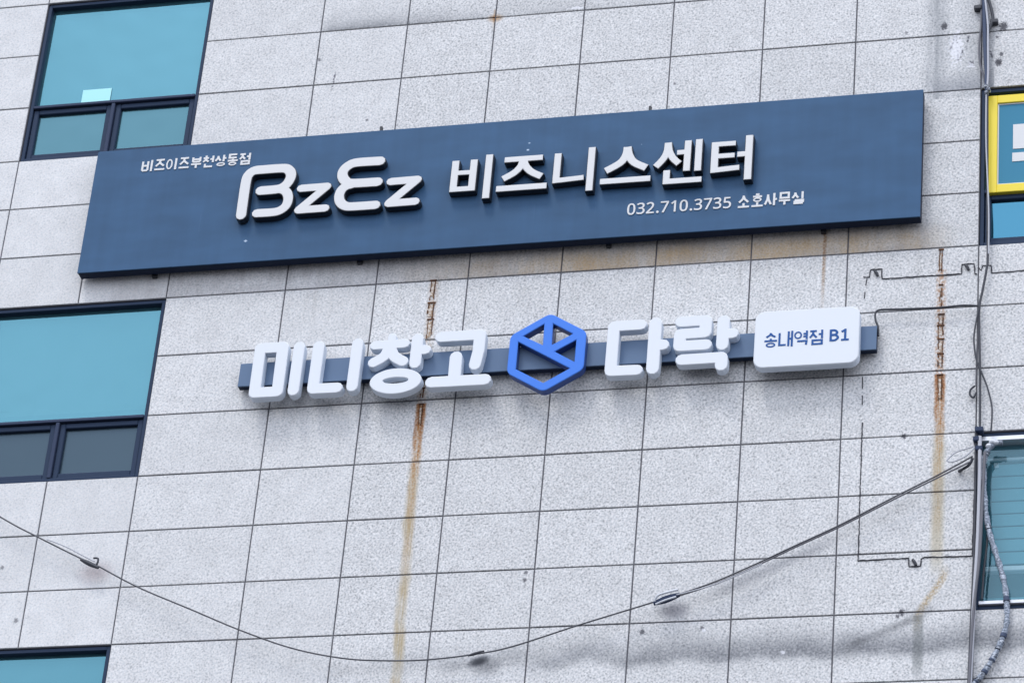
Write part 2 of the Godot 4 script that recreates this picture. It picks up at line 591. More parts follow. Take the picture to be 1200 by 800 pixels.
	# the yellow run that leaves the right streak at a slant
	stain(4.98, -3.7, 5.36, -2.7, Color(0.58, 0.42, 0.18), func(x, y):
		var c: float = 5.1 + 0.19 * smoothstep(-3.2, -2.78, y)
		return 0.42 * smoothstep(0.05, 0.005, absf(x - c)) * smoothstep(-2.72, -2.88, y) * smoothstep(-3.35, -3.05, y) * (0.7 + 0.7 * grit.get_noise_2d(x, y)), 1)
	stain(4.3, -3.7, 5.3, -2.95, Color(0.28, 0.29, 0.30), func(x, y):
		var c: float = 5.1 + 0.24 * smoothstep(-3.2, -2.85, y) - 0.5 * smoothstep(-3.12, -3.42, y)
		return 0.42 * smoothstep(0.13, 0.0, absf(x - c)) * smoothstep(-3.0, -3.2, y) * smoothstep(-3.55, -3.3, y) * (0.8 + 0.5 * wob.get_noise_2d(x * 3.0, y * 3.0)), 1)
	stain(5.04, -3.8, 5.18, -3.15, Color(0.34, 0.36, 0.36), func(x, y): return 0.4 * smoothstep(0.05, 0.02, absf(x - 5.108)) * smoothstep(-3.7, -3.5, y), 1)
	# a thin brown drip below the sign and grey washes at the upper right
	stain(4.28, -0.62, 4.36, 0.26, Color(0.46, 0.31, 0.18), func(x, y): return 0.6 * smoothstep(0.02, 0.004, absf(x - 4.318)) * smoothstep(-0.6, 0.0, y) * (0.8 + 0.6 * grit.get_noise_2d(x, y)), 1)
	stain(4.6, 1.4, 5.6, 2.6, Color(0.36, 0.38, 0.40), func(x, y): return 0.42 * smoothstep(0.14, 0.0, absf(x - 5.15 - 0.02 * wob.get_noise_2d(y, 2.0))) * (0.7 + 0.4 * run.get_noise_2d(x * 6.0, y * 0.3)) + 0.16 * smoothstep(5.2, 5.45, x))
	stain(5.0, 1.47, 5.6, 2.2, Color(0.34, 0.36, 0.40), func(x, y): return 0.35 * smoothstep(1.7, 1.47, y) * smoothstep(5.0, 5.3, x))
	# dirt where the cable rubs, and at the clamps
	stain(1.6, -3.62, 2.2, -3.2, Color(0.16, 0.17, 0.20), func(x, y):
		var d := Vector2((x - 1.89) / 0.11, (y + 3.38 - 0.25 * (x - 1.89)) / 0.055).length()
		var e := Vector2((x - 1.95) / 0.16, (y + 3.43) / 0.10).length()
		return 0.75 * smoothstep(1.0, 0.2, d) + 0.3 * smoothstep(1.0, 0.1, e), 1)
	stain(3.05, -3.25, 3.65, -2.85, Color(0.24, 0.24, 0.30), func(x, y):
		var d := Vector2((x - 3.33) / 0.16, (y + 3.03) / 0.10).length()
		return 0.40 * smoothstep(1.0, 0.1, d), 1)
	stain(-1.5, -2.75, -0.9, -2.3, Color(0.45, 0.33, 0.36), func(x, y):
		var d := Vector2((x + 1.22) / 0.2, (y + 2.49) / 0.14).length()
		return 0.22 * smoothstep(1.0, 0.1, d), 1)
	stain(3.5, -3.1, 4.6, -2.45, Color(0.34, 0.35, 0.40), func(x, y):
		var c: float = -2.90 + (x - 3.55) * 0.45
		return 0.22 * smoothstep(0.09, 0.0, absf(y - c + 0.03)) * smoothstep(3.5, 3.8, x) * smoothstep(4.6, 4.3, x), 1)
	# chips, plugged holes and scuffs
	for s in [[5.202, 2.106, 0.028, 0.85], [5.666, 2.06, 0.036, 0.85], [5.635, 1.711, 0.03, 0.9], [5.655, 1.79, 0.018, 0.7], [5.48, 2.256, 0.03, 0.8], [3.542, -3.183, 0.016, 0.7], [3.101, -3.195, 0.02, 0.7], [4.988, -3.12, 0.022, 0.9], [4.96, -3.15, 0.014, 0.7], [4.972, -1.655, 0.02, 0.9], [2.187, -2.66, 0.014, 0.6], [2.183, -2.72, 0.016, 0.7], [-1.996, -2.41, 0.016, 0.5], [-1.805, -2.879, 0.018, 0.5], [0.02, 2.28, 0.016, 0.6], [5.42, 1.72, 0.022, 0.7], [5.30, 1.98, 0.014, 0.6], [5.62, 1.96, 0.012, 0.6], [4.9, 2.07, 0.016, 0.4], [0.5, 1.62, 0.012, 0.6], [3.05, 1.75, 0.012, 0.5]]:
		var at := Vector2(s[0], s[1])
		var r: float = s[2]
		var dark: float = s[3]
		stain(at.x - r * 2.0, at.y - r * 2.0, at.x + r * 2.0, at.y + r * 2.0, Color(0.10, 0.10, 0.13), func(x, y):
			return 0.8 * dark * smoothstep(r * 1.15, r * 0.55, Vector2(x - at.x, (y - at.y) * 0.8).length() + r * 0.5 * wob.get_noise_2d(x * 40.0, y * 40.0)), 1)
	for s in [[5.27, 1.93, 0.20, 0.05], [5.31, 1.86, 0.26, -0.02], [5.34, 1.80, 0.16, 0.03], [5.39, 1.93, 0.16, 0.02], [5.58, 1.78, 0.12, -0.03], [0.17, 2.05, 0.2, 0.01]]:
		var sx: float = s[0]
		var sy: float = s[1]
		var len: float = s[2]
		var lean: float = s[3]
		stain(sx - 0.08, sy - len * 0.5, sx + 0.08, sy + len * 0.5, Color(0.22, 0.22, 0.26), func(x, y):
			var u: float = (y - sy) / len
			return 0.75 * smoothstep(0.012, 0.003, absf(x - sx - lean * u)) * smoothstep(0.5, 0.3, absf(u)) * smoothstep(-0.1, 0.25, grit.get_noise_2d(x * 0.4, y * 0.7)), 1)
	# pale filler patches beside the scuffs and at a plugged hole
	for s in [[5.30, 1.88, 0.06, 0.16], [5.42, 1.70, 0.03, 0.03], [4.137, -3.402, 0.018, 0.02], [3.555, -3.195, 0.014, 0.014], [2.18, 2.6, 0.06, 0.014]]:
		var at := Vector2(s[0], s[1])
		var r := Vector2(s[2], s[3])
		stain(at.x - r.x * 1.5, at.y - r.y * 1.5, at.x + r.x * 1.5, at.y + r.y * 1.5, Color(0.93, 0.93, 0.95), func(x, y):
			return 0.7 * smoothstep(1.1, 0.6, Vector2((x - at.x) / r.x, (y - at.y) / r.y).length() + 0.8 * wob.get_noise_2d(x * 18.0, y * 18.0)), 1)
	stain(1.4, 2.4, 1.62, 2.65, Color(0.62, 0.45, 0.28), func(x, y): return 0.7 * smoothstep(0.09, 0.0, Vector2(x - 1.5, (y - 2.56) * 1.6).length()) + 0.35 * smoothstep(0.015, 0.0, absf(x - 1.49)) * smoothstep(2.4, 2.58, y), 1)

const STONE := 204.0

func make_materials() -> void:
	paint_facade()
	var bump := noise(FastNoiseLite.TYPE_SIMPLEX, 0.12, 77, 3).get_seamless_image(512, 512)
	bump.bump_map_to_normal_map(3.0)
	var bump_tex := ImageTexture.create_from_image(bump)
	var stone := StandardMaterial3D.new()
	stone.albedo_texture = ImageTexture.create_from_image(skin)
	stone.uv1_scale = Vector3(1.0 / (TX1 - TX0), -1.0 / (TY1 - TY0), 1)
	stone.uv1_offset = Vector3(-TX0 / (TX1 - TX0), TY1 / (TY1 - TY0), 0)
	stone.roughness = 0.78
	M.stone = stone
	var far_stone := StandardMaterial3D.new()
	far_stone.albedo_texture = ImageTexture.create_from_image(granite_tile(512, 0.9, STONE, 51))
	far_stone.uv1_triplanar = true
	far_stone.uv1_world_triplanar = true
	far_stone.uv1_scale = Vector3(0.39, 0.39, 0.39)
	far_stone.roughness = 0.78
	M.far_stone = far_stone
	M.sealant = plain(Color(0.12, 0.12, 0.135), 0.9)
	M.bead = plain(Color(0.045, 0.045, 0.055), 0.8)
	# weathered paint on the big sign: faint runs down the sheet
	var runs := noise(FastNoiseLite.TYPE_SIMPLEX, 0.03, 21, 4)
	var cloud := noise(FastNoiseLite.TYPE_SIMPLEX, 0.008, 22, 3)
	var coat := Image.create(1024, 256, false, Image.FORMAT_RGBA8)
	for j in 256:
		for i in 1024:
			var v := 1.0 + 0.022 * runs.get_noise_2d(i * 1.6, j * 0.08) + 0.05 * cloud.get_noise_2d(i, j * 2.0)
			coat.set_pixel(i, j, Color(0.235 * v, 0.357 * v, 0.483 * v))
	# pale drips under the letters
	for s in [[262, 170, 60], [372, 176, 50], [424, 168, 70], [551, 20, 48], [640, 180, 40], [566, 178, 60], [148, 150, 80]]:
		for j in s[2]:
			var at := Vector2i(int(s[0]) + int(1.5 * runs.get_noise_2d(j * 3.0, s[0])), int(s[1]) + j)
			if at.y < 256:
				coat.set_pixelv(at, coat.get_pixelv(at).lerp(Color(0.36, 0.47, 0.60), 0.22 * (1.0 - float(j) / s[2])))
	for s in [[210, 212, 2.2], [551, 64, 1.8], [552, 50, 1.2], [204, 130, 1.0], [690, 70, 1.0]]:
		for j in 9:
			for i in 9:
				var d := Vector2(i - 4, j - 4).length()
				if d < s[2]:
					coat.set_pixel(int(s[0]) + i - 4, int(s[1]) + j - 4, Color(0.72, 0.78, 0.85))
	var navy := StandardMaterial3D.new()
	navy.albedo_texture = ImageTexture.create_from_image(coat)
	navy.uv1_scale = Vector3(1.0 / 6.812, -1.0 / 1.2, 1)
	navy.uv1_offset = Vector3(1.743 / 6.812, 1.408 / 1.2, 0)
	navy.roughness = 0.45
	navy.metallic_specular = 0.25
	M.navy = navy
	M.shaded_navy = dull(Color(0.013, 0.022, 0.048), 0.5)  # navy darkened to give panel and rail their shaded undersides
	M.white = plain(Color(0.66, 0.66, 0.66), 0.5)
	M.black_edge = plain(Color(0.012, 0.014, 0.02), 0.4)
	M.acrylic = dull(Color(0.74, 0.77, 0.81), 0.35)
	M.acrylic_edge = dull(Color(0.66, 0.72, 0.80), 0.45)
	M.rail = dull(Color(0.13, 0.19, 0.29), 0.45)
	M.emblem = dull(Color(0.075, 0.225, 0.74), 0.4)
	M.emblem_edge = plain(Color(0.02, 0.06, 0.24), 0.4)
	M.print_blue = dull(Color(0.03, 0.10, 0.30), 0.5)
	M.frame = dull(Color(0.028, 0.046, 0.086), 0.45)
	M.frame_lip = dull(Color(0.04, 0.055, 0.10), 0.4)
	M.silver = plain(Color(0.62, 0.63, 0.66), 0.35, 0.6)
	M.glass = glass(Color(0.112, 0.305, 0.372), 0.72, 0.05, 0.5, 61)
	M.glass_dim = glass(Color(0.06, 0.20, 0.29), 0.9, 0.08, 0.9, 65)
	M.added_blind_cloth = plain(Color(0.30, 0.52, 0.55), 0.8)
	M.low_glass = glass(Color(0.052, 0.088, 0.118), 0.55, 0.3, 0.92, 62)
	M.teal_glass = glass(Color(0.085, 0.20, 0.24), 0.75, 0.2, 0.9, 64)
	M.teal_glass.normal_scale = 0.10
	M.clear_glass = glass(Color(0.10, 0.30, 0.38), 0.30, 0.04, 0.22, 63)
	M.slat = plain(Color(0.13, 0.43, 0.53), 0.6)
	M.slat_bar = plain(Color(0.75, 0.95, 1.0), 0.5)
	M.dark_room = plain(Color(0.02, 0.05, 0.07), 0.9)
	M.cable = plain(Color(0.035, 0.038, 0.05), 0.6)
	M.line = plain(Color(0.07, 0.072, 0.085), 0.6)
	M.wire = plain(Color(0.12, 0.12, 0.14), 0.5)
	M.pale_wire = plain(Color(0.45, 0.46, 0.5), 0.5)
	M.steel = plain(Color(0.30, 0.31, 0.34), 0.4, 0.5)
	M.conduit = dull(Color(0.075, 0.095, 0.15), 0.5)
	M.hose = flaky(Color(0.24, 0.28, 0.35), Color(0.55, 0.60, 0.68), 0.22)
	M.hose_tape = flaky(Color(0.07, 0.085, 0.12), Color(0.60, 0.64, 0.70), 0.10)
	M.tape = plain(Color(0.62, 0.64, 0.68), 0.6)
	M.yellow = plain(Color(0.84, 0.66, 0.035), 0.5)
	M.ad_blue = dull(Color(0.055, 0.225, 0.345), 0.5)
	M.paper = plain(Color(0.40, 0.80, 0.84), 0.6)
	M.rust = rusty(Color(0.20, 0.085, 0.03), Color(0.06, 0.03, 0.02))
	M.chalk = rusty(Color(0.62, 0.56, 0.50), Color(0.34, 0.24, 0.16))
	M.asphalt = plain(Color(0.055, 0.055, 0.058), 0.9)
	M.roof = plain(Color(0.2, 0.2, 0.2), 0.9)

func flaky(base: Color, flake: Color, level: float) -> StandardMaterial3D:
	var n := noise(FastNoiseLite.TYPE_SIMPLEX, 0.045, 131, 4)
	var im := Image.create(256, 256, false, Image.FORMAT_RGBA8)
	for j in 256:
		for i in 256:
			var v := n.get_noise_2d(i, j * 1.6)
			im.set_pixel(i, j, base.lerp(flake, smoothstep(level, level + 0.12, v)).lerp(base * 0.5, smoothstep(-0.15, -0.4, v)).linear_to_srgb())
	var m := StandardMaterial3D.new()
	m.albedo_texture = ImageTexture.create_from_image(im)
	m.uv1_triplanar = true
	m.uv1_world_triplanar = true
	m.uv1_scale = Vector3(2.6, 2.6, 2.6)
	m.roughness = 0.7
	return m

func rusty(a: Color, b: Color) -> StandardMaterial3D:
	var n := noise(FastNoiseLite.TYPE_SIMPLEX, 0.05, 91, 4)
	var im := Image.create(128, 128, false, Image.FORMAT_RGBA8)
	for j in 128:
		for i in 128:
			im.set_pixel(i, j, a.lerp(b, clampf(0.5 + n.get_noise_2d(i, j) * 1.4, 0.0, 1.0)).linear_to_srgb())
	var m := StandardMaterial3D.new()
	m.albedo_texture = ImageTexture.create_from_image(im)
	m.uv1_triplanar = true
	m.uv1_world_triplanar = true
	m.uv1_scale = Vector3(5, 5, 5)
	m.roughness = 0.9
	return m

func glass(tint: Color, metal: float, rough: float, alpha: float, sd: int) -> StandardMaterial3D:
	# tinted, coated glass; slightly wavy, so that the sky in it is not quite even
	var m := StandardMaterial3D.new()
	var c := tint.linear_to_srgb()
	m.albedo_color = Color(c.r, c.g, c.b, alpha)
	m.transparency = BaseMaterial3D.TRANSPARENCY_ALPHA
	m.metallic = metal
	m.roughness = rough
	var im := noise(FastNoiseLite.TYPE_SIMPLEX, 0.012, sd, 2).get_image(256, 256)
	im.bump_map_to_normal_map(4.0)
	m.normal_enabled = true
	m.normal_texture = ImageTexture.create_from_image(im)
	m.normal_scale = 0.06
	m.uv1_triplanar = true
	m.uv1_world_triplanar = true
	m.uv1_scale = Vector3(0.5, 0.5, 0.5)
	return m

# ------------------------------------------------------------------ the building

var cols := [-3.5, -2.5, -1.75, -1.0, 0.0, 0.75, 1.5, 2.25, 3.0, 3.75, 4.5, 5.5, 6.25, 7.0]
var rows := [4.10, 3.61, 3.12, 2.57, 2.02, 1.47, 0.98, 0.49, 0.0, -0.55, -1.10, -1.65, -2.14, -2.63, -3.12, -3.67, -4.22, -4.77]
var far_cols := [-8.0, -7.25, -6.5, -5.75, -5.0, -4.25, -3.5, -2.5, -1.75, -1.0, 0.0, 0.75, 1.5, 2.25, 3.0, 3.75, 4.5, 5.5, 6.25, 7.0, 8.0, 8.75, 9.5, 10.25, 11.0, 11.75, 12.5]
var openings := [[-2.5, 1.47, -1.0, 3.12], [-2.5, -1.65, -1.0, 0.0], [-2.5, -4.77, -1.0, -3.12], [5.5, 0.0, 7.0, 1.47], [5.5, -3.12, 7.0, -1.65]]

func is_open(x: float, y: float) -> bool:
	for o in openings:
		if x > o[0] and x < o[2] and y > o[1] and y < o[3]:
			return true
	return false

func slab(x0: float, y0: float, x1: float, y1: float, out: float, at: Vector3) -> ArrayMesh:
	# a stone panel: its corners in facade metres, its mesh about its own place
	var st := begin()
	add_slab(st, x0, y0, x1, y1, out)
	var arrays := st.commit_to_arrays()
	var vs: PackedVector3Array = arrays[Mesh.ARRAY_VERTEX]
	for i in vs.size():
		vs[i] -= at
	arrays[Mesh.ARRAY_VERTEX] = vs
	var m := ArrayMesh.new()
	m.add_surface_from_arrays(Mesh.PRIMITIVE_TRIANGLES, arrays)
	return m

func add_slab(st: SurfaceTool, x0: float, y0: float, x1: float, y1: float, out: float) -> void:
	var g := 0.0055
	var b := 0.003
	var a := [Vector3(x0 + g, y0 + g, 0), Vector3(x1 - g, y0 + g, 0), Vector3(x1 - g, y1 - g, 0), Vector3(x0 + g, y1 - g, 0)]
	var mid := Vector3((x0 + x1) / 2, (y0 + y1) / 2, 0)
	for k in 4:
		var p: Vector3 = a[k]
		var q: Vector3 = a[(k + 1) % 4]
		var e := (q - p).normalized()
		var n := Vector3(e.y, -e.x, 0)
		var f: Vector3 = p + Vector3(signf(mid.x - p.x) * b, signf(mid.y - p.y) * b, 0)
		var h: Vector3 = q + Vector3(signf(mid.x - q.x) * b, signf(mid.y - q.y) * b, 0)
		quad(st, p + Vector3(0, 0, -0.03), q + Vector3(0, 0, -0.03), q + Vector3(0, 0, out - b), p + Vector3(0, 0, out - b), n)
		quad(st, p + Vector3(0, 0, out - b), q + Vector3(0, 0, out - b), h + Vector3(0, 0, out), f + Vector3(0, 0, out), (n + Vector3(0, 0, 1)).normalized())
		a[k] = p
	var lo := Vector3(x0 + g + b, y0 + g + b, out)
	var hi := Vector3(x1 - g - b, y1 - g - b, out)
	quad(st, lo, Vector3(hi.x, lo.y, out), hi, Vector3(lo.x, hi.y, out), Vector3(0, 0, 1))

func build_facade() -> Node3D:
	var b := thing("office_building", "pale granite clad office building filling the picture behind both signs", "building", Vector3(0, LIFT, 0))
	# the wall behind the stone, with its window openings; it shows as the dark joints
	var far_rows := []
	for i in 8:
		for step in [0.0, 0.55, 1.10, 1.65, 2.14, 2.63]:
			far_rows.append(9.36 - 3.12 * i - step)
	far_rows = far_rows.filter(func(v): return v > -LIFT + 0.5)
	var st := begin()
	var st2 := begin()
	for i in far_cols.size() - 1:
		var x0: float = far_cols[i]
		var x1: float = far_cols[i + 1]
		for j in far_rows.size() - 1:
			var y1: float = far_rows[j]
			var y0: float = far_rows[j + 1]
			if is_open((x0 + x1) / 2, (y0 + y1) / 2):
				continue
			# only the faces that can be seen: the front, and the reveals of openings
			quad(st, Vector3(x0, y0, -0.009), Vector3(x1, y0, -0.009), Vector3(x1, y1, -0.009), Vector3(x0, y1, -0.009), Vector3(0, 0, 1))
			if not (x0 > -3.51 and x1 < 7.01 and y1 < 4.11 and y0 > -4.78):
				add_slab(st2, x0, y0, x1, y1, 0.0)
	for o in openings:
		var z := -0.30
		quad(st, Vector3(o[0], o[1], z), Vector3(o[0], o[3], z), Vector3(o[0], o[3], -0.009), Vector3(o[0], o[1], -0.009), Vector3(1, 0, 0))
		quad(st, Vector3(o[2], o[1], z), Vector3(o[2], o[3], z), Vector3(o[2], o[3], -0.009), Vector3(o[2], o[1], -0.009), Vector3(-1, 0, 0))
		quad(st, Vector3(o[0], o[1], z), Vector3(o[2], o[1], z), Vector3(o[2], o[1], -0.009), Vector3(o[0], o[1], -0.009), Vector3(0, 1, 0))
		quad(st, Vector3(o[0], o[3], z), Vector3(o[2], o[3], z), Vector3(o[2], o[3], -0.009), Vector3(o[0], o[3], -0.009), Vector3(0, -1, 0))
	var wall := place(b, "wall", st.commit(), M.sealant)
	var far := place(wall, "outer_stone_panels", st2.commit(), M.far_stone)
	far.set_meta("kind", "stuff")
	# the block behind
	var top: float = far_rows[0]
	place(b, "core", box(Vector3(-8, -LIFT, -12), Vector3(12.5, top, -0.30), 0.0), M.dark_room)
	place(b, "base_course", box(Vector3(-8.02, -LIFT, -0.29), Vector3(12.52, far_rows[far_rows.size() - 1] - 0.004, 0.02), 0.01), M.far_stone)
	place(b, "coping", box(Vector3(-8.05, top + 0.002, -12.05), Vector3(12.55, top + 0.2, 0.06), 0.02), M.roof)
	# the stone, panel by panel
	for i in cols.size() - 1:
		for j in rows.size() - 1:
			var x0: float = cols[i]
			var x1: float = cols[i + 1]
			var y1: float = rows[j]
			var y0: float = rows[j + 1]
			if is_open((x0 + x1) / 2, (y0 + y1) / 2):
				continue
			var at := Vector3((x0 + x1) / 2, (y0 + y1) / 2, 0)
			place(wall, "stone_panel", slab(x0, y0, x1, y1, rng.randf_range(-0.0016, 0.0016), at), M.stone, at)
	return b

func pane(n: Node3D, x0: float, y0: float, x1: float, y1: float, z: float, m: Material) -> void:
	var q := QuadMesh.new()
	q.size = Vector2(x1 - x0, y1 - y0)
	place(n, "glass_pane", q, m, Vector3((x0 + x1) / 2, (y0 + y1) / 2, z))

func build_window(b: Node3D, o: Array, kind: String, lift := 0.1) -> void:
	# frame, transom and mullion, one wide pane above two sashes; kind "sash", or "blind" for the wide pane with a blind
	var w: float = o[2] - o[0]
	var h: float = o[3] - o[1]
	var n := group_node(b, "window", Vector3(o[0], o[1], 0))
	var st := begin()
	ring_boxes(st, 0.004, 0.004, w - 0.004, h - 0.004, 0.030, -0.11, -0.018)
	if kind == "blind":
		place(n, "frame", st.commit(), M.frame)
		place(n, "frame_rail", box(Vector3(0.036, h - 0.075, -0.10), Vector3(w - 0.036, h - 0.036, -0.006), 0.004), M.silver)
		place(n, "frame_rail", box(Vector3(0.036, 0.036, -0.10), Vector3(w - 0.036, 0.066, 0.006), 0.004), M.silver)
		pane(n, 0.036, 0.066, w - 0.036, h - 0.075, -0.08, M.clear_glass)
		var y := h - 0.20
		place(n, "blind_clip", box(Vector3(0.115, h - 0.232, -0.138), Vector3(0.15, h - 0.192, -0.130), 0.002), M.slat_bar)
		place(n, "blind_rail", box(Vector3(0.05, h - 0.175, -0.16), Vector3(w - 0.05, h - 0.15, -0.13), 0.004), M.slat_bar)
		while y > 0.45:
			place(n, "blind_slat", box(Vector3(0.10, -0.090, -0.004), Vector3(w - 0.05, 0.0, 0.004), 0.002), M.slat, Vector3(0, y, -0.15)).rotation.x = 0.10
			y -= 0.105
		place(n, "bottom_rail", box(Vector3(0.05, 0.365, -0.165), Vector3(w - 0.05, 0.405, -0.110), 0.005), M.slat_bar)
		place(n, "inner_sill", box(Vector3(0.04, 0.07, -0.29), Vector3(w - 0.04, 0.20, -0.20), 0.01), M.slat)
		return
	place(n, "frame", st.commit(), M.frame)
	var bar := h * 0.33
	var s1 := begin()
	add_box(s1, Vector3(0.036, bar, -0.10), Vector3(w - 0.036, bar + 0.028, -0.010), 0.004)
	place(n, "transom", s1.commit(), M.frame_lip)
	place(n, "mullion", box(Vector3(w / 2 - 0.016, 0.036, -0.10), Vector3(w / 2 + 0.016, bar - 0.002, -0.012), 0.004), M.frame_lip)
	pane(n, 0.034, bar + 0.03, w - 0.034, h - 0.034, -0.072, M.glass)
	place(n, "added_blind", box(Vector3(0.04, bar + lift, -0.165), Vector3(w - 0.04, h - 0.04, -0.160)), M.added_blind_cloth)  # blind added to turn the pane brighter above and darker at its foot
	for side in 2:
		var x0 := 0.038 if side == 0 else w / 2 + 0.018
		var x1 := w / 2 - 0.018 if side == 0 else w - 0.038
		var s3 := begin()
		ring_boxes(s3, x0, 0.038, x1, bar - 0.004, 0.046, -0.09, -0.036, 0.006)
		place(n, "sash", s3.commit(), M.frame)
		pane(n, x0 + 0.046, 0.084, x1 - 0.046, bar - 0.050, -0.066, M.low_glass if kind == "sash" else (M.teal_glass if kind == "teal sash" else M.glass_dim))

# ------------------------------------------------------------------ the signs

func build_big_sign() -> void:
	var s := thing("business_signboard", "long navy blue signboard with raised white Korean and Latin letters on the upper wall", "signboard", Vector3(0, LIFT, 0))
	# facade metres throughout, so that the paint lies true
	place(s, "panel", box(Vector3(-1.743, 0.209, 0.120), Vector3(5.069, 1.408, 0.13), 0.003), M.navy)
	place(s, "shaded_panel_back", box(Vector3(-1.741, 0.211, 0.035), Vector3(5.067, 1.406, 0.1195), 0.003), M.shaded_navy)  # body coloured near black so that the underside looks in shade
	for x in [-1.12, 0.60, 2.62, 4.31]:
		place(s, "mounting_bracket", box(Vector3(x - 0.02, 0.192, 0.0), Vector3(x + 0.02, 1.40, 0.034), 0.003), M.black_edge)
	for x in [0.655, 2.88]:
		place(s, "mounting_bolt", box(Vector3(x - 0.011, 1.395, 0.04), Vector3(x + 0.011, 1.498, 0.07), 0.004), M.black_edge)
	var glyphs := [
		[[["rs", 0.043, [-0.391, 0.625, -0.392, 0.79, -0.391, 0.954, -0.379, 1.016, -0.335, 1.056, -0.244, 1.061, -0.100, 1.060, -0.051, 1.047, -0.018, 1.004, -0.018, 0.949, -0.045, 0.894, -0.090, 0.862, -0.150, 0.854, -0.256, 0.853]], ["rs", 0.040, [-0.130, 0.855, -0.075, 0.850, -0.030, 0.815, -0.011, 0.755, -0.021, 0.690, -0.060, 0.650, -0.119, 0.633, -0.261, 0.634]]], []],
		[[["r", 0.036, [0.086, 0.847, 0.304, 0.849, 0.088, 0.636, 0.312, 0.637]]], []],
		[[["rs", 0.043, [0.724, 1.061, 0.527, 1.062, 0.459, 1.036, 0.424, 0.991, 0.423, 0.937, 0.453, 0.888, 0.504, 0.862, 0.724, 0.857]], ["rs", 0.041, [0.516, 0.853, 0.463, 0.838, 0.428, 0.801, 0.416, 0.745, 0.431, 0.687, 0.474, 0.646, 0.538, 0.634, 0.730, 0.633]]], []],
		[[["r", 0.036, [0.833, 0.850, 1.055, 0.853, 0.836, 0.639, 1.058, 0.641]]], []],
		[[["b", 0.029, [1.357, 1.007, 1.357, 0.705]], ["b", 0.029, [1.508, 1.007, 1.508, 0.705]], ["b", 0.022, [1.363, 0.886, 1.503, 0.886]], ["b", 0.0245, [1.330, 0.7290, 1.535, 0.7290]], ["b", 0.029, [1.631, 1.045, 1.632, 0.622]]], [143.2]],
		[[["b", 0.026, [1.758, 0.980, 2.070, 0.980]], ["bs", 0.030, [1.908, 0.976, 1.896, 0.912, 1.847, 0.850, 1.758, 0.796]], ["bs", 0.030, [1.914, 0.975, 1.935, 0.908, 1.988, 0.846, 2.073, 0.796]], ["b", 0.028, [1.711, 0.704, 2.121, 0.704]]], []],
		[[["b", 0.028, [2.193, 1.007, 2.193, 0.721]], ["b", 0.024, [2.166, 0.742, 2.416, 0.757]], ["b", 0.028, [2.466, 1.043, 2.467, 0.625]]], []],
		[[["bs", 0.032, [2.752, 1.020, 2.745, 0.949, 2.704, 0.873, 2.589, 0.802]], ["bs", 0.032, [2.752, 1.020, 2.767, 0.944, 2.812, 0.868, 2.915, 0.806]], ["b", 0.027, [2.550, 0.703, 2.954, 0.703]]], []],
		[[["bs", 0.029, [3.078, 1.032, 3.073, 0.949, 3.045, 0.878, 2.989, 0.807]], ["bs", 0.028, [3.078, 1.032, 3.091, 0.948, 3.125, 0.878, 3.176, 0.823]], ["b", 0.023, [3.153, 0.931, 3.221, 0.931]], ["b", 0.027, [3.238, 1.040, 3.237, 0.748]], ["b", 0.027, [3.325, 1.045, 3.326, 0.742]], ["b", 0.027, [3.081, 0.768, 3.081, 0.640]], ["b", 0.026, [3.055, 0.660, 3.362, 0.660]]], []],
		[[["b", 0.029, [3.455, 1.003, 3.457, 0.712]], ["b", 0.023, [3.428, 0.981, 3.618, 0.981]], ["b", 0.023, [3.469, 0.867, 3.614, 0.867]], ["b", 0.025, [3.429, 0.734, 3.656, 0.747]], ["b", 0.025, [3.634, 0.872, 3.713, 0.872]], ["b", 0.029, [3.724, 1.048, 3.725, 0.626]]], []]]
	for g in glyphs:
		var solids := []
		for k in g[0]:
			solids.append(stroke_outline(k[0], k[1], k[2]))
		var letter := place_letter(s, "letter", solids, [], g[1], 0.170, 0.190, 0.003, M.white, M.black_edge)
		var wide := []
		for k in g[0]:
			wide.append(stroke_outline(k[0], k[1] + 0.005, k[2]))
		place_letter(letter, "return_edge", wide, [], g[1], 0.1213, 0.181, 0.002, M.black_edge, M.black_edge)
		letter.position = Vector3(0.0046, -0.0072, 0.010)
	fine_line(s, [["b", "i"], ["j", "eu"], ["ng", "i"], ["j", "eu"], ["b", "u"], ["ch", "eo", "n"], ["s", "a", "ng"], ["d", "o", "ng"], ["j", "eo", "m"]], -1.335, -0.395, 1.166, 1.278, 0.0084, 0.131, 0.135, M.white)
	fine_line(s, [["s", "o"], ["h", "o"], ["s", "a"], ["m", "u"], ["s", "i", "r"]], 3.645, 4.178, 0.402, 0.517, 0.0084, 0.131, 0.135, M.white)
	type_line(s, "digit", "032.710.3735", 2.770, 3.592, 0.405, 0.513, 0.1335, 0.004, 400, M.white)

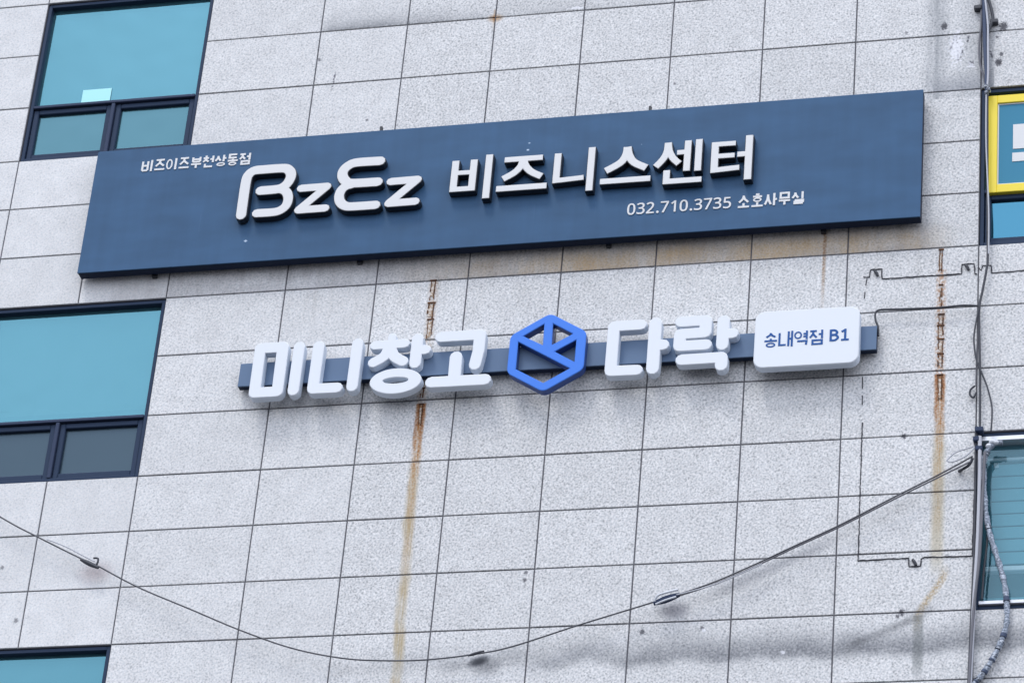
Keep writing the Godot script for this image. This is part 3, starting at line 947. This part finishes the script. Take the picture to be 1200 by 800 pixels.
func build_letter_sign() -> void:
	var s := thing("storage_signboard", "rail mounted sign of rounded white Korean letters, blue hexagon emblem and white plate", "signboard", Vector3(0, LIFT, 0))
	place(s, "rail", box(Vector3(-0.248, -0.938, 0.03), Vector3(4.758, -0.730, 0.080), 0.002), M.shaded_navy)  # rail body, its colour darkened for the shade underneath
	place(s, "rail_cover", box(Vector3(-0.249, -0.939, 0.0802), Vector3(4.759, -0.729, 0.092), 0.003), M.rail)
	for x in [-0.1, 0.9, 1.9, 2.9, 3.75, 4.6]:
		place(s, "rail_bracket", box(Vector3(x - 0.02, -0.92, 0.0), Vector3(x + 0.02, -0.75, 0.029), 0.002), M.black_edge)
	var z0 := 0.0935
	var z1 := 0.165
	var mi := [rounded(-0.122, -1.098, 0.157, -0.595, 0.05)]
	var hole := [PackedVector2Array([Vector2(-2.8, -100.2), Vector2(6.4, -100.2), Vector2(6.0, -69.2), Vector2(-3.0, -69.2)])]
	mi.append(stroke_outline("r", 0.046, [0.243, -0.650, 0.240, -1.052]))
	place_letter(s, "letter", mi, hole, [1.6], z0, z1, 0.0045, M.acrylic, M.acrylic_edge)
	var glyphs := [
		[["r", 0.047, [0.402, -0.655, 0.398, -1.045, 0.592, -1.047]], ["r", 0.046, [0.716, -0.650, 0.713, -1.045]]],
		[["r", 0.033, [0.991, -0.608, 0.993, -0.685]], ["r", 0.041, [0.857, -0.680, 1.100, -0.678]], ["rs", 0.045, [0.976, -0.690, 0.947, -0.781, 0.862, -0.838]], ["rs", 0.045, [0.980, -0.690, 1.022, -0.786, 1.100, -0.842]], ["r", 0.047, [1.199, -0.640, 1.199, -0.866]], ["r", 0.043, [1.218, -0.747, 1.274, -0.747]]],
		[["r", 0.048, [1.386, -0.640, 1.697, -0.640, 1.697, -0.786, 1.679, -0.912]], ["r", 0.050, [1.522, -0.829, 1.526, -1.041]], ["r", 0.050, [1.346, -1.048, 1.770, -1.050]]],
		[["r", 0.047, [2.962, -0.639, 2.752, -0.639, 2.751, -1.040, 2.955, -1.044]], ["r", 0.050, [3.075, -0.630, 3.076, -1.042]], ["r", 0.048, [3.078, -0.832, 3.145, -0.832]]],
		[["r", 0.048, [3.272, -0.635, 3.465, -0.635, 3.465, -0.743, 3.273, -0.746, 3.271, -0.853, 3.475, -0.853]], ["r", 0.048, [3.602, -0.647, 3.601, -0.865]], ["r", 0.046, [3.616, -0.767, 3.677, -0.766]], ["r", 0.049, [3.296, -0.977, 3.600, -0.975, 3.602, -1.047]]]]
	for n in glyphs.size():
		var solids := []
		for k in glyphs[n]:
			solids.append(stroke_outline(k[0], k[1], k[2]))
		if n == 1:
			solids.append(ellipse(Vector2(105.9, -101.8), Vector2(20.7, 11.6), 56))
			place_letter(s, "letter", solids, [ellipse(Vector2(105.8, -101.2), Vector2(10.2, 2.7), 40)], [105.8], z0, z1, 0.0045, M.acrylic, M.acrylic_edge)
		else:
			place_letter(s, "letter", solids, [], [], z0, z1, 0.0045, M.acrylic, M.acrylic_edge)
	# the emblem: a hexagon with four three-cornered openings
	var hexagon := PackedVector2Array()
	var corners := [Vector2(2.241, -0.484), Vector2(2.540, -0.671), Vector2(2.540, -1.010), Vector2(2.237, -1.193), Vector2(1.939, -1.005), Vector2(1.939, -0.667)]
	for k in 6:
		var p: Vector2 = corners[k]
		var a: Vector2 = (corners[(k + 5) % 6] - p).normalized()
		var b: Vector2 = (corners[(k + 1) % 6] - p).normalized()
		for u in 6:
			var t := u / 5.0
			hexagon.append((p + a * 0.045 * (1 - t) * (1 - t) + b * 0.045 * t * t) * 100.0)
	var holes := []
	for h in [[2.200, -0.580, 2.044, -0.679, 2.204, -0.771], [2.270, -0.581, 2.432, -0.684, 2.274, -0.773], [2.464, -0.742, 2.303, -0.836, 2.464, -0.940], [2.007, -0.728, 2.008, -0.974, 2.233, -1.112, 2.430, -0.995]]:
		var poly := PackedVector2Array()
		for i in range(0, h.size(), 2):
			poly.append(Vector2(h[i], h[i + 1]) * 100.0)
		holes.append(poly)
	place_letter(s, "emblem", [hexagon], holes, [213.0, 237.0], z0, z1, 0.005, M.emblem, M.emblem_edge)
	# the plate and its print
	var plate := place_letter(s, "name_plate", [rounded(3.846, -1.092, 4.640, -0.590, 0.075)], [], [], z0, z1, 0.006, M.acrylic, M.acrylic_edge)
	fine_line(plate, [["s", "o", "ng"], ["n", "ae"], ["ng", "yeo", "g"], ["j", "eo", "m"]], 3.915, 4.378, -0.915, -0.783, 0.0077, z1 + 0.0003, z1 + 0.0025, M.print_blue)
	var low := -0.893
	for ch in [[[["b", 0.0085, [4.426, low, 4.426, low + 0.104]], ["bs", 0.0085, [4.420, low + 0.0955, 4.456, low + 0.0955, 4.474, low + 0.076, 4.456, low + 0.055, 4.420, low + 0.055]], ["bs", 0.0085, [4.420, low + 0.055, 4.458, low + 0.055, 4.481, low + 0.032, 4.458, low + 0.0085, 4.420, low + 0.0085]]], [444.0]], [[["b", 0.0085, [4.535, low, 4.535, low + 0.104]], ["b", 0.0085, [4.541, low + 0.098, 4.507, low + 0.080]], ["b", 0.0080, [4.505, low + 0.008, 4.563, low + 0.008]]], []]]:
		var solids := []
		for k in ch[0]:
			solids.append(stroke_outline(k[0], k[1], k[2]))
		place_letter(plate, "character", solids, [], ch[1], z1 + 0.0003, z1 + 0.0025, 0.0, M.print_blue, M.print_blue)

# ------------------------------------------------------------------ cables, pipes and small things

func build_cables() -> void:
	var c := thing("sagging_cable", "thin black cable sagging across the lower wall from the left edge to the right window", "cable", Vector3(0, LIFT, 0))
	var run := [-3.6, -1.0, -2.8, -1.52, -2.04, -2.011, -1.69, -2.211, -1.308, -2.417, -1.184, -2.476, -0.822, -2.682, -0.372, -2.893, 0.044, -3.088, 0.470, -3.258, 0.87, -3.358, 1.2, -3.392, 1.525, -3.398, 1.877, -3.368, 2.161, -3.316, 2.658, -3.158, 3.204, -2.994, 3.588, -2.870, 3.895, -2.736, 4.201, -2.588, 4.539, -2.425, 4.937, -2.209, 5.244, -2.047, 5.49, -1.905]
	place(c, "wire", tube(v3(run, 0.085), 0.0062, 10), M.line)
	place(c, "second_wire", tube(v3([3.25, -2.99, 3.588, -2.885, 3.895, -2.752, 4.201, -2.600, 4.539, -2.438, 4.937, -2.225, 5.244, -2.066, 5.49, -1.94], 0.082), 0.0062, 8), M.wire)
	place(c, "pale_strand", tube(v3([3.36, -2.955, 3.60, -2.895, 3.80, -2.815, 3.98, -2.730], 0.10), 0.005, 6), M.pale_wire)
	place(c, "pale_strand", tube(v3([-1.62, -2.235, -1.45, -2.31, -1.30, -2.395, -1.20, -2.45], 0.098), 0.005, 6), M.pale_wire)
	place(c, "pale_strand", tube(v3([5.30, -1.93, 5.36, -1.87, 5.44, -1.84, 5.50, -1.83, 5.44, -1.90, 5.34, -1.945, 5.30, -1.93], 0.085), 0.005, 6), M.pale_wire)
	for k in [[-1.32, -2.42, -1.165, -2.50, 0.019], [3.19, -3.012, 3.38, -2.945, 0.027], [1.83, -3.378, 1.95, -3.345, 0.012]]:
		var a := Vector3(k[0], k[1], 0.085)
		var b := Vector3(k[2], k[3], 0.085)
		var st := begin()
		var path := PackedVector3Array()
		var radii := PackedFloat32Array()
		for i in 9:
			path.append(a.lerp(b, i / 8.0))
			radii.append(k[4] * (0.55 + 0.45 * sin(PI * i / 8.0)))
		add_tube(st, path, k[4], 10, radii)
		place(c, "cable_clamp", st.commit(), M.frame_lip if k[0] > 3.0 else M.cable)
	place(c, "clamp_hook", tube([Vector3(-1.19, -2.488, 0.085), Vector3(-1.175, -2.45, 0.09), Vector3(-1.18, -2.42, 0.09), Vector3(-1.215, -2.415, 0.09)], 0.008, 6), M.cable)
	place(c, "clamp_hook", tube([Vector3(3.20, -3.00, 0.10), Vector3(3.225, -2.965, 0.118), Vector3(3.28, -2.945, 0.12), Vector3(3.37, -2.915, 0.105)], 0.009, 6), M.tape)
	place(c, "clamp_pin", tube([Vector3(3.21, -3.025, 0.10), Vector3(3.28, -3.005, 0.118), Vector3(3.36, -2.975, 0.11)], 0.007, 6), M.tape)
	place(c, "wall_hook", tube([Vector3(-3.60, -1.0, 0.0), Vector3(-3.60, -0.99, 0.05), Vector3(-3.60, -0.985, 0.10), Vector3(-3.60, -1.02, 0.105), Vector3(-3.60, -1.03, 0.075)], 0.012, 6), M.steel)
	place(c, "end_hook", tube([Vector3(5.49, -1.92, 0.085), Vector3(5.465, -1.965, 0.07), Vector3(5.42, -1.985, 0.05), Vector3(5.38, -1.975, 0.0)], 0.011, 6), M.cable)

	var d := thing("conduit_riser", "grey conduit with loose wires running down the upper right corner to the window head", "conduit", Vector3(0, LIFT, 0))
	place(d, "pipe", tube(v3([5.50, 4.2, 5.515, 3.0, 5.522, 2.307, 5.528, 2.052, 5.536, 1.80, 5.548, 1.60], 0.035), 0.019, 6, 10), M.conduit)
	place(d, "wire", tube(v3([5.47, 4.2, 5.492, 2.6, 5.497, 2.1, 5.488, 1.95, 5.484, 1.80, 5.498, 1.66, 5.535, 1.53, 5.552, 1.43], 0.03), 0.008), M.wire)
	place(d, "wire", tube(v3([5.53, 2.3, 5.553, 2.05, 5.556, 1.85, 5.56, 1.6, 5.556, 1.43], 0.055), 0.008), M.pale_wire)
	place(d, "wire", tube(v3([5.545, 2.35, 5.575, 2.22, 5.59, 2.12, 5.575, 2.05, 5.555, 1.98], 0.04), 0.012), M.cable)
	place(d, "wire", tube(v3([5.548, 1.62, 5.545, 1.5, 5.555, 1.40], 0.045), 0.014), M.conduit)
	for k in [[5.47, 2.24], [5.60, 2.09]]:
		place(d, "wire_clip", box(Vector3(k[0] - 0.03, k[1] - 0.02, 0.0), Vector3(k[0] + 0.03, k[1] + 0.02, 0.05), 0.006), M.cable)
	for k in [[5.545, 1.45], [5.565, 1.415], [5.55, 1.385]]:
		place(d, "tape_wrap", box(Vector3(k[0] - 0.015, k[1] - 0.013, 0.02), Vector3(k[0] + 0.015, k[1] + 0.013, 0.07), 0.007), M.hose_tape)

	var e := thing("drop_cable", "dark cable hanging from the yellow bordered window down to the lower right window", "cable", Vector3(0, LIFT, 0))
	place(e, "wire", tube(v3([5.555, 1.40, 5.560, 0.95, 5.566, 0.42, 5.574, -0.13, 5.567, -0.247, 5.539, -0.437, 5.517, -0.588, 5.519, -0.853, 5.529, -1.189, 5.533, -1.667], 0.04), 0.0095), M.cable)
	place(e, "wire", tube(v3([5.548, 1.40, 5.552, 0.9, 5.578, 0.3, 5.582, -0.12], 0.052), 0.006), M.pale_wire)
	place(e, "wire", tube(v3([5.515, -0.60, 5.49, -0.76, 5.481, -0.87, 5.492, -1.0, 5.512, -1.09, 5.545, -1.18, 5.585, -1.30, 5.618, -1.45, 5.622, -1.56, 5.616, -1.68], 0.05), 0.0065), M.cable)
	place(e, "wire_knot", tube(v3([5.49, -1.27, 5.46, -1.30, 5.455, -1.34, 5.48, -1.37, 5.50, -1.33], 0.03), 0.008), M.cable)
	place(e, "wire", tube(v3([5.497, -1.27, 5.501, -1.0, 5.513, -0.72, 5.516, -0.60], 0.03), 0.005), M.wire)

	var f := thing("feed_cable", "black cable running level along the wall into the right end of the rail sign", "cable", Vector3(0, LIFT, 0))
	place(f, "wire", tube(v3([5.508, -0.585, 5.40, -0.572, 5.212, -0.578, 4.95, -0.572, 4.80, -0.566, 4.755, -0.572, 4.737, -0.60, 4.742, -0.66, 4.762, -0.72, 4.766, -0.80], 0.055), 0.008), M.cable)

	var g := thing("lower_conduit", "pale thin pipe with a dark cable running down beside the lower right window", "pipe", Vector3(0, LIFT, 0))
	place(g, "pipe", tube(v3([5.535, -1.72, 5.538, -2.1, 5.53, -2.6, 5.51, -3.1, 5.492, -3.7, 5.47, -4.4], 0.05), 0.015), M.pale_wire)
	place(g, "wire", tube(v3([5.505, -1.62, 5.506, -2.057, 5.504, -2.693, 5.492, -3.176, 5.478, -3.717, 5.46, -4.4], 0.03), 0.011), M.cable)
	place(g, "wire", tube(v3([5.575, -1.86, 5.562, -2.25, 5.548, -2.7, 5.522, -3.0, 5.502, -3.3, 5.484, -3.8, 5.462, -4.4], 0.06), 0.011), M.wire)
	place(g, "wire", tube(v3([5.60, -2.45, 5.592, -2.62, 5.575, -2.8, 5.566, -2.96, 5.562, -3.05], 0.02), 0.008), M.cable)
	for k in [[5.53, -1.66, 0.03], [5.51, -1.74, 0.024], [5.53, -1.82, 0.026]]:
		place(g, "pipe_clip", box(Vector3(k[0] - k[2], k[1] - 0.02, 0.0), Vector3(k[0] + k[2], k[1] + 0.02, 0.065), 0.006), M.frame_lip)

	var h := thing("flexible_hose", "grey corrugated hose bound with tape hanging out of the lower right window", "hose", Vector3(0, LIFT, 0))
	var path := smooth_path(v3([5.70, -1.775, 5.645, -1.779, 5.592, -1.835, 5.566, -1.94, 5.574, -2.227, 5.603, -2.476, 5.648, -2.653, 5.698, -2.829, 5.732, -3.003, 5.743, -3.209, 5.726, -3.331, 5.674, -3.477, 5.598, -3.622, 5.527, -3.719, 5.46, -3.80], 0.035), 26)
	var radii := PackedFloat32Array()
	for i in path.size():
		radii.append(0.0195 + 0.0026 * sin(i * 1.9) + 0.003 * sin(i * 0.37))
	var st := begin()
	add_tube(st, path, 0.026, 12, radii)
	place(h, "hose", st.commit(), M.hose)
	var wraps := [60, 128, 214, 262, 272, 281, 290, 297, 306, 313, 320, 328, 335, 343, 350]
	for w in wraps:
		if w + 7 >= path.size():
			continue
		var s2 := begin()
		var len := rng.randi_range(2, 5)
		var seg := path.slice(w, w + len + 1)
		var rr := PackedFloat32Array()
		for i in seg.size():
			rr.append(0.0232 + rng.randf_range(-0.001, 0.002))
		add_tube(s2, seg, 0.03, 10, rr)
		place(h, "tape_wrap", s2.commit(), M.hose_tape if rng.randf() < 0.75 else M.conduit)
	for k in [[5.625, -1.768, 0.026], [5.655, -1.775, 0.024], [5.60, -1.80, 0.024]]:
		var ball := SphereMesh.new()
		ball.radius = k[2]
		ball.height = k[2] * 1.7
		ball.radial_segments = 14
		ball.rings = 7
		place(h, "fitting", ball, M.tape, Vector3(k[0], k[1], 0.04))

func build_traces(b: Node3D) -> void:
	# what is left of the sealant round a sign that has gone, and of its fixings
	var beads := [
		[4.626, -0.225, 4.672, -0.230, 4.683, -0.161, 4.768, -0.160, 4.770, -0.253, 5.068, -0.252, 5.371, -0.252, 5.377, -0.167, 5.467, -0.167, 5.474, -0.262, 5.49, -0.262],
		[5.50, -0.20, 5.52, -0.235, 5.535, -0.19, 5.595, -0.192, 5.602, -0.262, 5.90, -0.256],
		[4.658, -1.516, 4.659, -2.1, 4.662, -2.683, 4.872, -2.680, 5.027, -2.680, 5.034, -2.751, 5.114, -2.748, 5.119, -2.692, 5.143, -2.679, 5.487, -2.686, 5.492, -2.182]]
	for list in beads:
		var st := begin()
		var path := PackedVector3Array()
		for i in range(0, list.size() - 2, 2):
			var p := Vector3(list[i], list[i + 1], 0.002)
			var q := Vector3(list[i + 2], list[i + 3], 0.002)
			var n := maxi(1, int(p.distance_to(q) / 0.02))
			for k in n:
				path.append(p.lerp(q, float(k) / n) + Vector3(rng.randf_range(-0.0025, 0.0025), rng.randf_range(-0.0025, 0.0025), 0))
		path.append(Vector3(list[list.size() - 2], list[list.size() - 1], 0.002))
		var radii := PackedFloat32Array()
		for i in path.size():
			radii.append(rng.randf_range(0.0034, 0.0066))
		add_tube(st, path, 0.006, 6, radii)
		place(b, "sealant_bead", st.commit(), M.bead)
	# broken thin remains of the same line on the left
	for k in [[4.655, -0.244, 4.648, -0.30], [4.644, -0.36, 4.640, -0.42], [4.648, -1.12, 4.650, -1.22], [4.651, -1.28, 4.653, -1.36]]:
		place(b, "sealant_bead", tube([Vector3(k[0], k[1], 0.001), Vector3(k[2], k[3], 0.001)], 0.004, 2, 6), M.bead)
	for k in [[4.725, -0.20], [5.415, -0.20], [5.07, -2.72]]:
		place(b, "anchor_bolt", tube([Vector3(k[0] - 0.012, k[1] + 0.022, 0.008), Vector3(k[0] + 0.004, k[1], 0.012), Vector3(k[0] + 0.012, k[1] - 0.024, 0.006)], 0.011, 4, 8), M.cable)
	# rusted slots where flat bars were cut off
	for k in [[1.222, -0.005, -0.185, 0.020], [1.226, -0.215, -0.36, 0.026], [1.232, -0.37, -0.55, 0.022], [1.229, -1.0, -1.08, 0.014], [1.235, -1.145, -1.33, 0.015], [5.216, -0.025, -0.215, 0.014], [5.219, -0.345, -0.54, 0.010], [5.226, -0.61, -0.70, 0.020], [5.224, -0.71, -0.82, 0.022], [5.227, -0.83, -0.95, 0.020], [5.226, -0.96, -1.075, 0.019], [5.226, -1.145, -1.36, 0.017]]:
		var fixing := group_node(b, "cut_off_fixing", Vector3(k[0], k[1], 0))
		var h: float = k[1] - k[2]
		var w: float = k[3]
		var lean := rng.randf_range(-0.03, 0.03)
		fixing.rotation.z = lean
		for side in [-1.0, 1.0]:
			# an eaten edge: short crooked remains of the bar
			var edge := begin()
			var down := 0.0
			while down < h - 0.012:
				var long := minf(rng.randf_range(0.018, 0.055), h - down)
				if rng.randf() < 0.86:
					var x: float = side * (w - rng.randf_range(0.002, 0.007))
					var half := rng.randf_range(0.0022, 0.0055)
					add_box(edge, Vector3(x - half, -down - long, -0.002), Vector3(x + half, -down, rng.randf_range(0.003, 0.008)), 0.001)
				down += long + 0.001
			place(fixing, "rusty_edge", edge.commit(), M.rust)
		place(fixing, "filler", box(Vector3(-w + 0.0065, -h + rng.randf_range(0.0, 0.04), -0.002), Vector3(w - 0.0095, -0.004 - rng.randf_range(0.0, 0.03), 0.0035), 0.001), M.chalk)
		place(fixing, "rusty_cap", box(Vector3(-w - 0.006, 0.001, -0.002), Vector3(w + 0.008, 0.012, 0.008), 0.002), M.rust)

func build_small_things() -> void:
	var p := thing("paper_notice", "pale sheet of paper in the lower left corner of the upper left window", "paper", Vector3(-1.94, LIFT + 2.125, -0.066))
	var sheet := box(Vector3(-0.128, -0.085, -0.001), Vector3(0.128, 0.085, 0.001))
	place(p, "sheet", sheet, M.paper)
	var a := thing("window_advert", "blue advertising panel with a yellow border in the right window", "advertisement", Vector3(6.25, LIFT + 0.93, -0.06))
	var st := begin()
	ring_boxes(st, -0.695, -0.455, 0.695, 0.462, 0.075, 0.0, 0.062, 0.004)
	place(a, "border", st.commit(), M.yellow)
	var s2 := begin()
	ring_boxes(s2, -0.619, -0.379, 0.619, 0.386, 0.010, 0.0, 0.050, 0.001)
	place(a, "inner_line", s2.commit(), M.white)
	place(a, "field", box(Vector3(-0.608, -0.368, 0.0), Vector3(0.608, 0.375, 0.045)), M.ad_blue)
	place(a, "lettering", box(Vector3(-0.50, -0.05, 0.0451), Vector3(-0.22, 0.182, 0.049), 0.001), M.white)
	place(a, "lettering", box(Vector3(-0.505, -0.168, 0.0451), Vector3(-0.20, -0.086, 0.049), 0.001), M.white)

# ------------------------------------------------------------------

func _ready() -> void:
	rng.seed = 4711
	# the camera: from the street, up at the fifth floor, with a long lens
	var cam := Camera3D.new()
	cam.name = "camera"
	cam.transform = Transform3D(Basis(Vector3(0.96883182, 0.08155124, -0.23391086), Vector3(0.05849378, 0.84224258, 0.53591595), Vector3(0.2407143, -0.53289476, 0.81122118)).orthonormalized(), Vector3(8.56448, LIFT - 15.34879, 22.43078))
	cam.fov = 10.8654
	cam.near = 0.1
	cam.far = 4000.0
	add_child(cam)
	cam.current = true
	# an overcast day
	var sky_mat := PanoramaSkyMaterial.new()
	sky_mat.panorama = overcast_sky()
	var sky := Sky.new()
	sky.sky_material = sky_mat
	var env := Environment.new()
	env.background_mode = Environment.BG_SKY
	env.sky = sky
	env.tonemap_mode = Environment.TONE_MAPPER_LINEAR
	env.tonemap_exposure = 0.95
	env.sdfgi_enabled = true
	env.ssao_enabled = true
	env.ssil_enabled = true
	var we := WorldEnvironment.new()
	we.name = "world_environment"
	we.environment = env
	add_child(we)
	var sun := DirectionalLight3D.new()
	sun.name = "sun"
	sun.light_energy = 0.42
	sun.light_color = Color(1.0, 0.99, 0.97)
	sun.light_angular_distance = 14.0
	sun.shadow_enabled = true
	sun.position = Vector3(-5, LIFT + 20, 10)
	add_child(sun)
	sun.look_at(Vector3(0, LIFT, 0), Vector3.UP)

	make_materials()
	var ground := MeshInstance3D.new()
	ground.name = "street"
	var gm := PlaneMesh.new()
	gm.size = Vector2(3000, 3000)
	ground.mesh = gm
	ground.material_override = M.asphalt
	ground.set_meta("kind", "structure")
	ground.set_meta("label", "dark asphalt street in front of the building, below the picture")
	add_child(ground)
	var b := build_facade()
	build_window(b, openings[0], "teal sash")
	build_window(b, openings[1], "sash", 0.17)
	build_window(b, openings[2], "sash")
	build_window(b, openings[3], "blue sash")
	build_window(b, openings[4], "blind")
	build_traces(b)
	build_big_sign()
	build_letter_sign()
	build_small_things()
	build_cables()
